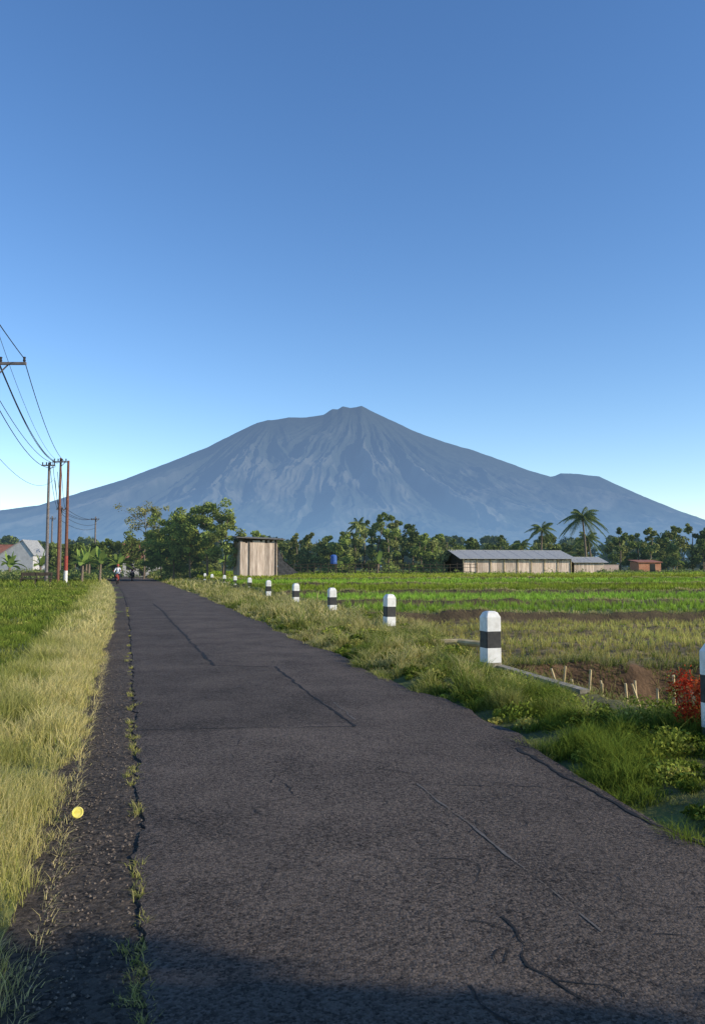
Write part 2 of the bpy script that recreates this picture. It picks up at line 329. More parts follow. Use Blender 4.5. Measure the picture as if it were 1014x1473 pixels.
for i in range(30):
    a=R.random()*6.28;l=.04+.22*R.random();e=np.array([X0+math.cos(a)*l,Y0+math.sin(a)*l,z0+.14+.42*R.random()])
    mb.tube([[X0,Y0,z0-.05],[(X0+e[0])/2,(Y0+e[1])/2,z0+.12],e],[.007,.005,.002],5,(.1,.06,.04))
    k=90;P=e+R.normal(size=(k,3))*np.array([.035,.035,.05])
    c=[np.array([.55,.06,.03]),np.array([.68,.18,.05]),np.array([.40,.05,.02]),np.array([.32,.30,.06]),np.array([.55,.09,.04])][i%5]
    leafq(mb,P,.018,c*jit(k,.3),el=.4)
mb.build('red_leaf_shrub',[M_leaf])
# ---- paddies
def fieldpts(y0,y1,sx_,sy_,xmax=lambda y:.48*y+5,jt=.25):
    X,Y=np.meshgrid(np.arange(-45,95,sx_),np.arange(y0-6,y1+6,sy_));X=X.ravel();Y=Y.ravel()
    a=.04;X,Y=X*math.cos(a)-Y*math.sin(a),X*math.sin(a)+Y*math.cos(a)
    X=X+sx_*jt*R.normal(size=X.shape);Y=Y+sy_*jt*.6*R.normal(size=X.shape)
    u,v=UV(X,Y);k=(u>uF(v)+.5)&(X<xmax(Y))&(Y>y0)&(Y<y1)&(v<175)
    if y0<20: k&=(Y>bankY(X)+.25)
    for i,d in enumerate(BUNDS): dd=bundY(i,d,X);k&=~((Y>dd-.35-.014*d)&(Y<dd+.30))
    return X[k],Y[k]
TONE=np.array([1.05,1.05,1.35,.90,1.3,.95,1.2]);HUE=np.array([[1,1,1],[.95,1,1],[.88,1,1],[1.2,1.03,1],[.92,1,1],[1.35,1.05,1.1],[1.1,1,1]])
def clumps(mb,X,Y,nb,h,w,c0,c1,sp,lean=.35):
    X=np.repeat(X,nb);Y=np.repeat(Y,nb);n=len(X)
    g=np.clip(.5+1.5*(fbm(X*.12,Y*.45,4)-.5),0,1)[:,None];pl=0*X
    for i,d in enumerate(BUNDS): pl=pl+(Y>bundY(i,d,X))
    pl=pl.astype(int);X=X+sp*R.normal(size=n);Y=Y+sp*.7*R.normal(size=n)
    blades(mb,X,Y,h*(.5+.8*R.random(n)),w*(.6+.8*R.random(n)),c0*jit(n,.15),(c1*(.4+1.2*g))*TONE[pl][:,None]*HUE[pl]*jit(n,.2),lean)
mb=MB();X,Y=fieldpts(14.0,24.6,.17,.42);clumps(mb,X,Y,13,.18,.010,np.array([.28,.23,.08]),np.array([.58,.55,.15]),.03,.4)
X,Y=fieldpts(14.0,24.6,.50,.50,jt=.6);clumps(mb,X,Y,7,.12,.02,DK,GREEN*1.2,.1,.7)
mb.build('rice_stubble',[M_grass])
mb=MB()
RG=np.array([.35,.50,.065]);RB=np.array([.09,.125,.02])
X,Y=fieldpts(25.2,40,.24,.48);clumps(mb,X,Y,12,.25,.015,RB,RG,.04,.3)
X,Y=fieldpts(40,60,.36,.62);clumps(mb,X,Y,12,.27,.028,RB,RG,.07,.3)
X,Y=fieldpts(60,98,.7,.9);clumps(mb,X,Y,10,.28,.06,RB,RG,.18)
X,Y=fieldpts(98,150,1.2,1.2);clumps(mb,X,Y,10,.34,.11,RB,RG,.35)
for k,d in enumerate(BUNDS):
    n=4200;X=-30+R.random(n)*(.48*d+37);Y=bundY(k,d,X)+.16+.10*R.normal(size=n)
    u,v=UV(X,Y);kk=u>uF(v)+.3;X=X[kk];Y=Y[kk];n=len(X);t=fbm(X*.4,Y*0+k,3)
    blades(mb,X,Y,.13*(.3+R.random(n)),.0006*d,cmix(DK,STRAW*.5,t),cmix(YG,STRAW,np.clip(t*1.3,0,1))*jit(n,.2),.7)
mb.build('rice_paddy',[M_grass])
mb=MB();n=12000;X=1.5+R.random(n)*8;Y=7+R.random(n)*6.6;u,v=UV(X,Y);cl=fbm(X*1.5,Y*1.5,3);k=(u>uF(v)+.1)&(cl>.45);X=X[k];Y=Y[k];n=len(X)
blades(mb,X,Y,.26*(.3+R.random(n)),.010,DK*jit(n,.2),cmix(GREEN,YG,R.random(n)),.6)
n=6000;X=1.2+R.random(n)*12;Y=bankY(X)+.04+.18*R.normal(size=n);u,v=UV(X,Y);k=(u>uF(v))&(fbm(X*1.2,Y,3)>.42);X=X[k];Y=Y[k];n=len(X)
blades(mb,X,Y,.22*(.3+R.random(n)),.010,DK*jit(n,.2),cmix(GREEN,STRAW,R.random(n)),.8,(0,-.4))
n=1500;v=7.6+R.random(n)*5;u=5.28+.08*R.normal(size=n)+.35*(R.random(n)>.5);blades(mb,u*C-v*S,v*C+u*S,.10*(.3+R.random(n)),.007,DK*jit(n,.2),cmix(GREEN,STRAW,R.random(n)),.8,zb=np.full(n,.03))
mb.build('pit_weeds',[M_grass])
fe=MB()
for i in range(19):
    X=2.75+i*.135+.05*R.normal();Y=11.3+.15*R.normal()-(.09*i);zz=float(tz(np.array(X),np.array(Y)));top=.02+.22*R.random()
    fe.tube([[X,Y,zz-.1],[X+.02*R.normal(),Y,(zz+top)*.5],[X+.05*R.normal(),Y+.03*R.normal(),top]],[.020,.019,.016],6,(1,1,1),0)
fe.tube([[2.65,11.33,-.25],[3.9,10.6,-.22],[5.3,9.7,-.25]],.014,6)
fe.build('bamboo_stake_fence',[M_bamb])
b=MB();b.tube([[1.5,15.3,.16],[2.0,15.2,.18],[2.6,14.8,.15]],[.06,.065,.06],10);b.build('bamboo_log',[M_bamb])
b=MB();
p0=W(5.46,11.5);p1=W(5.36,8.7);Lx=math.hypot(p1[0]-p0[0],p1[1]-p0[1])
b.box(((p0[0]+p1[0])/2,(p0[1]+p1[1])/2,-.06),(.13,Lx,.34),math.atan2(p1[1]-p0[1],p1[0]-p0[0])-math.pi/2)
o=b.build('culvert_kerb',[M_conc]);bv=o.modifiers.new('b','BEVEL');bv.width=.02;bv.segments=2

# ------------------------------------------------------------ bollards
def bollard(X,Y,H=.92,w=.245,lean=0):
    b=MB();h=w/2
    zs=[(-.2,h),(.15,h),(.37,h),(.62,h),(.83,h),(.90,h*.72),(.92,h*.45)]
    ms=[1,0,2,0,0,0]
    def ring(z,r):
        c=r*.12;return [[-r+c,-r],[r-c,-r],[r,-r+c],[r,r-c],[r-c,r],[-r+c,r],[-r,r-c],[-r,-r+c]],z
    prev=None
    for i,(z,r) in enumerate(zs):
        P,zz=ring(z*H/.92,r);P=[[p[0],p[1],zz] for p in P]
        if prev:
            for k in range(8): b.poly([[prev[k],prev[(k+1)%8],P[(k+1)%8],P[k]]],m=ms[i-1])
        prev=P
    b.poly([prev],m=0)
    o=b.build('road_bollard',[M_white,M_conc,M_black]);o.location=(X,Y,0)
    o.rotation_euler=(lean*.6,lean,math.radians(15.6)+R.normal()*.05)
for X,Y,l in((3.31,7.3,0),(2.10,12.3,.0),(.90,19.8,.012),(-.65,25.8,-.01),(-2.3,32.5,.01),(-4.18,40,0),(-6.35,49.5,.01),(-8.4,57.5,0),(-10.2,64,0),(-12.6,72,.01),(-14.7,80,0)): bollard(X,Y,lean=l)

# ------------------------------------------------------------ poles & wires
def pole(X,Y,H,r,mt,arms=(),bands=False):
    e=empty('utility_pole',(X,Y,0))
    b=MB();b.tube([[0,0,-.3],[0,0,H*.5],[0,0,H]],[r,r*.85,r*.65],12);b.build('shaft',[mt],e,True)
    if bands:
        b=MB();b.tube([[0,0,.0],[0,0,1.2]],r*1.06,12);b.build('white_band',[M_white],e);b=MB();b.tube([[0,0,1.2],[0,0,2.6]],r*1.06,12);b.build('red_band',[M_red],e)
    for i,(z,l) in enumerate(arms):
        b=MB();b.box((0,-r*1.2,z),(l,.10,.12),0);
        for s in(-1,-.35,.35,1): b.tube([[s*(l/2-.1),-r,z+.06],[s*(l/2-.1),-r,z+.14],[s*(l/2-.1),-r,z+.2],[s*(l/2-.1),-r,z+.3]],[.03,.07,.05,.07],8,m=1)
        b.box((l*.2,-r*1.2,z-.28),(.05,.05,.7),0,tilt=[[.7,0,.7],[0,1,0],[-.7,0,.7]])
        b.build('crossarm_%d'%(i+1),[M_metal,M_wire],e)
pole(-16.1,35,13,.17,M_metal,((10.55,3.4),))
pole(-28.6,75,11.4,.16,M_metal,((11.1,1.3),))
pole(-27.7,75.5,11.9,.15,M_rust,((11.5,1.3),));pole(-27.15,76,11.7,.17,M_rust,(),True)
pole(-43.0,118,10.5,.15,M_metal,((10.0,1.4),));pole(-49.5,154,11.2,.2,M_metal,((10.6,1.6),));pole(-62,165,12,.2,M_metal,((11.4,1.6),))
b=MB()
def wire(a,c,sag,r=.02):
    a=np.array(a);c=np.array(c);t=np.linspace(0,1,24)[:,None];P=a+(c-a)*t;P[:,2]-=(4*sag*t*(1-t))[:,0];b.tube(P,r,5,cap=False)
T=(-28,75,11.5)
for (dx,z0,dz,sg,r) in((0,12.95,.2,1.1,.012),(.0,11.5,0,1.0,.022),(.1,11.35,-.05,1.15,.022),(-.6,10.85,-.1,.9,.02),(1.5,10.85,0,.9,.02),(.35,10.8,-.2,1.0,.016),(0,9.4,-.5,1.2,.022),(0,7,-1.6,1.2,.012)):
    wire((-16.1+dx,35,z0),(T[0]+dx*.6,75,T[2]+dz),sg,r);wire((-16.1+dx,35,z0),(-5+dx,-6,z0),.8,r)
for dx,dz in((-.6,0),(-.3,.1),(.5,.1),(.2,-1),(0,-1.8)):
    wire((T[0]+dx,75,T[2]+dz),(-43+dx,118,10.2+dz),.8,.025);wire((-43+dx,118,10.2+dz),(-49.5+dx,154,10.8+dz),.8,.03)
b.build('power_lines',[M_wire])

# ------------------------------------------------------------ trees
def crown(mb,clumps,leaf,base,per,m=1,var=.28):
    for (c,r) in clumps:
        k=per;P=R.normal(size=(k,3));P/=np.linalg.norm(P,axis=1)[:,None];P*=(R.random((k,1))**.45)*r*np.array([1,1,.75])
        br=.55+.9*R.random();leafq(mb,np.array(c)+P,leaf,base*br*jit(k,var),m,el=.55)
def tree(name,X,Y,h,w,base,leaf=.16,nb=9,per=260,bark=(1,1,1),z0=0,trunk=.012,low=.35,cl=.2,dx=None,dy=None):
    mb=MB();base=np.array(base)
    tp=[];x,y=X,Y;dx=.06*R.normal() if dx is None else dx;dy=.05*R.normal() if dy is None else dy;n=6
    for i in range(n):
        t=i/(n-1);tp.append([x+dx*h*t+.015*h*R.normal()*t,y+dy*h*t,z0-.2+h*.88*t])
    tp=np.array(tp);mb.tube(tp,h*trunk*np.linspace(1.2,.3,n),8,bark,0)
    cls=[]
    for i in range(nb):
        t=low+(1-low)*(i+.5)/nb;p=np.array([np.interp(t*(n-1),range(n),tp[:,k]) for k in range(3)])
        a=i*2.4+R.random();L=w/2*(.55+.6*R.random())*(math.sin(math.pi*min(1,(t-low)/(1-low)*.75+.25))**.6)
        e=p+np.array([math.cos(a)*L,math.sin(a)*L,L*(.35+.4*R.random())])
        mid=(p+e)/2+np.array([0,0,-.05*L]);mb.tube([p,mid,e],[h*trunk*.45,h*trunk*.3,h*trunk*.1],5,bark,0)
        for q in range(4):
            o=e+(R.normal(size=3)*w*.12)*np.array([1,1,.7])-(e-p)*.28*R.random();cls.append((o,w*cl*(.6+.6*R.random())))
            mb.tube([mid,(mid+o)/2+.04*w*R.normal(size=3)*.5,o],[h*trunk*.2,h*trunk*.12,h*trunk*.05],4,bark,0)
    crown(mb,cls,leaf,base,per//4)
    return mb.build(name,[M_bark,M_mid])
tree('wispy_tree',-26.0,100,10.2,5.4,(.26,.25,.09),.12,9,200,(1.5,1.3,1.1),cl=.13,low=.6,trunk=.009,dx=.02)
tree('broadleaf_tree',-19.6,88,7.9,4.4,(.19,.23,.05),.15,11,520,(1.4,1.3,1.1),low=.15,cl=.17,dx=0)
tree('broadleaf_tree',-17.4,86,8.3,3.6,(.24,.28,.06),.14,11,440,(2.2,2.0,1.7),low=.3,cl=.17,dx=0)
tree('broadleaf_tree',-15.4,85,9.2,4.2,(.21,.25,.055),.14,12,440,(2.2,2.0,1.7),low=.35,cl=.17,dx=.02)
tree('broadleaf_tree',-13.4,84,8.0,3.6,(.24,.28,.07),.14,11,400,(2.2,2.0,1.7),low=.25,cl=.17,dx=.03)
tree('broadleaf_tree',-21.8,92,6.0,4.0,(.17,.21,.045),.15,10,460,low=.1,cl=.18)
tree('broadleaf_tree',-18.3,90,6,4.2,(.19,.22,.05),.15,10,480,low=.05,cl=.18)
tree('broadleaf_tree',-31.8,116,6.4,4.5,(.17,.20,.05),.18,9,480,low=.15)
tree('broadleaf_tree',-28.6,118,6.2,3.6,(.19,.21,.06),.18,9,480,low=.2)
tree('shade_tree',10.9,-2.95,7.9,4.4,(.12,.18,.04),.13,18,2400,low=.32,cl=.2,z0=-.6,dx=0,dy=0)
tree('shade_tree',13.1,-3.35,7.4,4.4,(.12,.18,.04),.13,18,2400,low=.32,cl=.2,z0=-.6,dx=0,dy=0)
def palm(X,Y,h,r,z0=0,nf=24,base=(.15,.19,.055)):
    mb=MB();lx=.05*R.normal();tp=np.array([[X+lx*h*t*t,Y,z0-.3+h*t] for t in np.linspace(0,1,8)]);mb.tube(tp,np.linspace(.22,.12,8),8,(.9,.85,.8),0)
    top=tp[-1]
    for i in range(nf):
        a=i*2.399;el=math.radians(75-105*(i/nf))+.15*R.normal();L=r*(.8+.4*R.random())
        t=np.linspace(0,1,14);d=np.array([math.cos(a),math.sin(a)])
        hor=L*(t*math.cos(el)+.15*t*t);ver=L*(t*math.sin(el)-.75*t*t*(.5+.6*math.cos(el)))
        P=top+np.stack([d[0]*hor,d[1]*hor,ver],-1);mb.tube(P,np.linspace(.04,.01,14),4,np.array(base)*1.3,1,False)
        for k in range(46):
            f=.12+.88*k/46;p=np.array([np.interp(f,t,P[:,q]) for q in range(3)]);ll=r*.24*math.sin(math.pi*min(.97,f*.75+.2))
            for s in(-1,1):
                side=np.array([-d[1]*s,d[0]*s,0])*.7+np.array([d[0],d[1],0])*.5+np.array([0,0,-.45-.5*R.random()])
                e=p+side*ll*(.8+.4*R.random());wd=np.array([d[0],d[1],.0])*.04
                c=np.array(base)*(.5+1.0*R.random());mb.poly([[p-wd,p+wd,e+wd*.25,e-wd*.25]],c,1)
    return mb.build('coconut_palm',[M_bark,M_mid])
palm(35.6,122,9.4,3.3,nf=30);palm(31.0,132,8.0,2.7,nf=20);palm(38.2,128,6.4,2.6,nf=20);palm(-.3,118,8.0,2.0,nf=20);palm(-33,130,6.2,2.4,nf=16);palm(29,138,5.6,2.3,nf=14);palm(57,150,7.0,2.6,nf=16)
def banana(X,Y,h):
    mb=MB();mb.tube([[X,Y,-.2],[X+.05,Y,h*.3],[X+.1,Y,h*.55]],[.16,.13,.08],8,(.9,1.0,.6),0)
    for i in range(9):
        a=i*2.4+R.random();el=math.radians(80-60*i/9);L=h*(.5+.15*R.random());t=np.linspace(0,1,9)
        d=np.array([math.cos(a),math.sin(a)]);hor=L*t*math.cos(el);ver=L*(t*math.sin(el)-.7*t*t*math.cos(el))
        P=np.array([X+.1,Y,h*.52])+np.stack([d[0]*hor,d[1]*hor,ver],-1);w=.30*np.sin(np.pi*np.clip(t*.9+.08,0,1))**.6
        sd=np.array([-d[1],d[0],-.25])
        c=np.array([.21,.29,.06])*(.6+.7*R.random())
        mb.grid(np.stack([P-sd*w[:,None]*1.0+[0,0,-.05],P,P+np.array([d[1],-d[0],-.25])*-1*w[:,None]*np.array([1,1,-1])],1),c,1)
    return mb.build('banana_plant',[M_bark,M_mid])
for X,Y,h in((-26.3,78,3.4),(-25.2,80,3.7),(-27.3,83,4.0),(-28.6,86,3.8),(-24.6,84,3.2),(-15.0,93,4),(56.5,140,4.6),(3.2,104,3.8),(-30.5,90,3.6),(-33.5,86,3.2),(-36,84,3),(-38.5,90,3.4)): banana(X,Y,h)
def mass(name,items,leaf,per,mats):
    mb=MB()
    for (X,Y,h,w,base) in items:
        base=np.array(base);n=10;z0=.2
        mb.tube([[X,Y,z0-.4],[X+.1*R.normal(),Y,h*.5],[X+.3*R.normal(),Y,h*.85]],[h*.018,h*.013,h*.005],6,(.8,.75,.7),0)
        cls=[]
        for i in range(n):
            a=R.random()*6.28;rr=w*.42*R.random()**.5;t=.12+.8*R.random();rr*=(1.15-.6*abs(t-.45)*1.5)
            cls.append(((X+math.cos(a)*rr,Y+math.sin(a)*rr*.7,z0+h*t),w*(.11+.13*R.random())))
        cls.append(((X+.1*w*R.normal(),Y,h*.93),w*.12));cls.append(((X+.1*w*R.normal(),Y,h*.99),w*.08))
        crown(mb,cls,leaf,base,per)
    return mb.build(name,mats)
def rc(k=1.): 
    b=[(.15,.19,.045),(.20,.245,.06),(.12,.155,.045),(.23,.25,.08),(.18,.215,.065)][R.integers(5)];return tuple(k*q for q in b)
it=[]
for px in np.arange(-3,14,.95): it.append((px+R.normal()*.4,110+4*R.normal(),4.8+1.0*R.random()+3.0*math.exp(-((px-4.5)/4.5)**2),3.2+1.6*R.random(),rc(1.15)))
for px in np.arange(-13,0,.95): it.append((px+R.normal()*.4,114+4*R.normal(),4.2+2.2*R.random(),3.0+R.random(),rc(1.0)))
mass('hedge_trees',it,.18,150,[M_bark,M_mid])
it=[]
for px in np.arange(44,80,1.8): it.append((px,146+6*R.normal(),5.6+2.6*R.random()+(1.6 if px>60 else 0),4+2*R.random(),rc(.9)))
for px in np.arange(14,46,1.7): it.append((px,165+5*R.normal(),5.6+2.5*R.random(),5+R.random(),rc(.85)))
for px in np.arange(-64,-24,1.6): it.append((px,146+5*R.normal(),3.8+2.6*R.random(),4+R.random(),rc(.9)))
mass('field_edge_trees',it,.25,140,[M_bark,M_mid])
it=[]
for px in np.arange(-190,190,4.0): it.append((px+R.normal(),300+18*R.normal(),8+4.5*R.random(),7+5*R.random(),rc(.6)))
for px in np.arange(-400,400,8): it.append((px+2*R.normal(),560+30*R.normal(),13+8*R.random(),15+6*R.random(),(.06,.09,.06)))
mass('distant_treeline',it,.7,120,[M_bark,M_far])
mb=MB()
for i in range(600):
    if i<260: X=-14+R.random()*86;Y=(104+.22*max(X,0))+3*R.normal()
    elif i<480: X=-50+R.random()*24;Y=80+18*R.random(); 
    else: v=92+48*R.random();X,Y,_=W(float(uR(np.array(v)))+1.2+3*R.random(),v)
    r=.5+.65*R.random();k=110;P=R.normal(size=(k,3));P/=np.linalg.norm(P,axis=1)[:,None];P*=(R.random((k,1))**.4)*np.array([r*1.4,r,r]);P[:,2]=np.abs(P[:,2])
    leafq(mb,P+np.array([X,Y,.3]),.12,np.array(rc(1.15))*jit(k,.3))
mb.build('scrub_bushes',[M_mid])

# ------------------------------------------------------------ buildings
M_plk=mat('plank_wall',(.40,.32,.26),(.68,.58,.49),2,.9,.5,20,.02,attr=True,stretch=(3,3,.4))
def planks(e,name,c,L,H,axis,gap=.24,m=M_plk,th=.05,kk=1.):
    b=MB();n=int(L/gap)
    for i in range(n):
        o=-L/2+gap*(i+.5);hh=H*(.93+.08*R.random());k=(.65+.5*R.random())*kk;d=(gap*.95,th,hh) if axis=='x' else (th,gap*.95,hh)
        b.box((c[0]+(o if axis=='x' else 0),c[1]+(o if axis=='y' else 0),c[2]-H/2+hh/2),d,col=(k,k*.96,k*.92))
    return b.build(name,[m],e)
e=empty('wooden_hut',(-10.35,85,.1),math.radians(20))
b=MB();b.box((0,0,2.2),(3.9,3.3,4.1));b.build('core',[M_dark],e)
for nm,c,l,ax in(('front_wall',(0,-1.70,2.2),3.9,'x'),('side_wall',(-1.99,0,2.2),3.3,'y'),('side_wall_far',(1.99,0,2.2),3.3,'y'),('back_wall',(0,1.70,2.2),3.9,'x')): planks(e,nm,c,l,4.0,ax,.26,kk=1.05)
b=MB();b.box((.15,0,4.55),(5.2,4.5,.10),tilt=[[.999,0,.03],[0,.998,-.06],[-.03,.06,.997]]);b.build('roof',[M_roofd],e)
b=MB();b.box((.15,-1.9,4.36),(4.8,.1,.16));b.box((.15,1.9,4.36),(4.8,.1,.16));b.box((-1.0,-1.76,2.2),(.10,.08,4.1));b.box((1.85,-1.76,2.2),(.10,.08,4.2));b.build('frame_beams',[M_dark],e)
b=MB();P=np.array([[[2.1,-1.6,3.6],[2.7,-1.6,2.2],[4.3,-1.6,.9]],[[2.1,1.5,3.6],[2.8,1.5,2.3],[4.4,1.5,.9]]]);b.grid(P);b.poly([[[2.1,-1.62,3.5],[2.7,-1.62,2.1],[4.3,-1.62,.85],[2.1,-1.62,.4]]]);b.build('lean_to_tarp',[M_tarp],e)
def gable(e,L,Dp,ze,zr,ov=.4,rm=M_roof,nm='roof'):
    b=MB();h=Dp/2+ov;k=(zr-ze)/(Dp/2);zo=ze-k*ov;l=L/2+ov
    t=.06
    b.poly([[[-l,-h,zo],[l,-h,zo],[l,0,zr],[-l,0,zr]],[[l,h,zo],[-l,h,zo],[-l,0,zr],[l,0,zr]]])
    b.poly([[[-l,-h,zo-t],[-l,0,zr-t],[l,0,zr-t],[l,-h,zo-t]],[[l,h,zo-t],[l,0,zr-t],[-l,0,zr-t],[-l,h,zo-t]],[[-l,-h,zo],[-l,-h,zo-t],[l,-h,zo-t],[l,-h,zo]],[[l,h,zo],[l,h,zo-t],[-l,h,zo-t],[-l,h,zo]],[[-l,-h,zo],[-l,0,zr],[-l,0,zr-t],[-l,-h,zo-t]],[[l,-h,zo],[l,-h,zo-t],[l,0,zr-t],[l,0,zr]],[[-l,h,zo],[-l,h,zo-t],[-l,0,zr-t],[-l,0,zr]],[[l,h,zo],[l,0,zr],[l,0,zr-t],[l,h,zo-t]]])
    for i in range(int(L/1.8)):
        x=-L/2+1.8*i+.9
        b.tube([[x,-h+.02,zo+.005],[x,-.02,zr+.005]],.012,4);
    b.tube([[-l,0,zr],[l,0,zr]],.06,6)
    return b.build(nm,[rm],e)
def ends(e,L,Dp,z0,ze,zr,m):
    for s in(-1,1):
        b=MB();b.poly([[[s*L/2,-Dp/2,z0],[s*L/2,Dp/2,z0],[s*L/2,Dp/2,ze],[s*L/2,0,zr],[s*L/2,-Dp/2,ze]]]);b.build('end_wall',[m],e)
e=empty('bamboo_barn',(21.0,110,.4),math.radians(13))
b=MB();b.box((0,0,1.15),(15.4,7.6,2.3));b.build('core',[M_dark],e)
planks(e,'front_wall',(0,-3.87,1.15),15.4,2.0,'x',.30,kk=1.2);planks(e,'back_wall',(0,3.87,1.1),15.4,1.9,'x',.30)
ends(e,15.46,7.6,0,2.3,3.4,M_dark);gable(e,15.46,7.8,2.4,3.4,.6)
b=MB()
for i in range(9): b.tube([[-7.7+1.92*i,-4.0,-.3],[-7.7+1.92*i,-4.0,2.3]],.06,6)
b.build('posts',[M_bamb],e)
e=empty('small_barn',(32.3,113,.4),math.radians(13))
b=MB();b.box((0,0,.95),(4.6,4,1.9));b.build('walls',[M_conc],e);planks(e,'front_wall',(0,-2.06,.9),4.6,1.6,'x',.3,kk=1.2);gable(e,4.6,4.2,1.9,2.5,.4)
e=empty('brick_shed',(43.8,120,.4),math.radians(5));b=MB();b.box((0,0,.95),(3.4,3,1.9));b.build('walls',[M_brick],e);b=MB();b.box((0,0,1.98),(3.8,3.4,.12),tilt=[[1,0,0],[0,.995,-.1],[0,.1,.995]]);b.build('roof',[M_tile],e);b=MB();b.box((.4,-1.51,.8),(.8,.04,1.5));b.build('door',[M_glass],e)
e=empty('plaster_wall',(37.4,119,.4),math.radians(5));b=MB();b.box((0,0,.7),(4.2,.2,1.5));b.build('wall',[mat('pink_plaster',(.45,.33,.27),(.58,.45,.38),3)],e);b=MB();b.box((0,0,1.5),(4.4,.3,.08));b.build('coping',[M_conc],e)
e=empty('white_house',(-44.6,104,0),math.radians(-4))
b=MB();b.box((-4.6,0,1.4),(12,6,2.9));b.build('walls',[M_plast],e)
g=empty('roof_group',(-4.6,0,0));g.parent=e;gable(g,12,6,2.7,4.4,.4,M_tile)
x0,x1=.6,5.0;yf=-3.6;pxx=3.6
b=MB();b.box(((x0+x1)/2,-1.6,1.5),(x1-x0,4.0,3.1));b.poly([[[x0,yf-.003,3.04],[x1,yf-.003,3.04],[pxx,yf-.003,4.9]]]);b.build('gable_wing',[M_plast],e)
b=MB()
for a_,c_ in ((x0-.2,pxx),(x1+.2,pxx)):
    b.poly([[[a_,yf-.12,2.96],[a_,.4,2.96],[c_,.4,4.98],[c_,yf-.12,4.98]],[[a_,yf-.12,2.86],[c_,yf-.12,4.88],[c_,yf-.12,4.98],[a_,yf-.12,2.96]]])
b.build('wing_roof',[M_roof],e)
b=MB();b.box((-2,-3.01,1.5),(1.0,.05,.9));b.box((-5,-3.01,1.5),(1.0,.05,.9));b.build('windows',[M_glass],e)
e=empty('village_house',(-33.2,128,0),math.radians(8));b=MB();b.box((0,0,1.6),(6,5,3.2));b.build('walls',[M_plast],e);gable(e,6,5,3.2,5.2,.5,M_tile);b=MB();b.box((0,-2.51,1.2),(1.0,.04,2.1));b.box((-2,-2.51,1.6),(.9,.04,1));b.build('door_and_window',[M_glass],e)
b=MB()
xx=np.arange(-9,16,.85)
for x in xx: 
    y=100+.05*x;h=1.5+.35*R.random();b.tube([[x,y,.1],[x+.05*R.normal(),y,.3+h]],.035,5)
for z in(.9,1.45,1.85): b.tube([[x,100+.05*x,z+.05*math.sin(x)] for x in xx],.028,5)
b.build('bamboo_fence',[M_dark])
e=empty('water_tank',(-2.4,102,.4));b=MB();b.tube([[0,0,1.5],[0,0,1.55],[0,0,2.5],[0,0,2.65],[0,0,2.72]],[.38,.42,.42,.32,.1],14);b.build('tank',[M_blue],e,False)
b=MB()
for sx in(-.35,.35):
    for sy in(-.35,.35): b.tube([[sx,sy,-.2],[sx,sy,1.45]],.05,5)
b.box((0,0,1.46),(1.0,1.0,.07));b.build('stand',[M_dark],e)
e=empty('wooden_bench',(-27.0,68.5,0),.1);b=MB();b.box((0,0,.55),(2.6,.5,.07));b.box((0,.25,.95),(2.6,.05,.3));
for sx in(-1.2,0,1.2): b.box((sx,-.18,.26),(.09,.09,.52));b.box((sx,.22,.5),(.09,.08,1.1))
b.build('bench_frame',[M_dark],e)
b=MB();th=np.linspace(0,2*np.pi,25)[:-1];cx=W(-.275,5.4,.06)
def cir(r,h): return np.stack([np.cos(th)*r,np.sin(th)*r,0*th+h],-1)
pr=[cir(.034,0),cir(.036,.006),cir(.032,.010),cir(.020,.006),cir(.0005,.006)]
b.grid(np.stack([np.concatenate([p,p[:1]]) for p in pr],0));o=b.build('yellow_bottle_cap',[M_yel]);o.location=cx;o.rotation_euler=(1.0,0.15,.1)

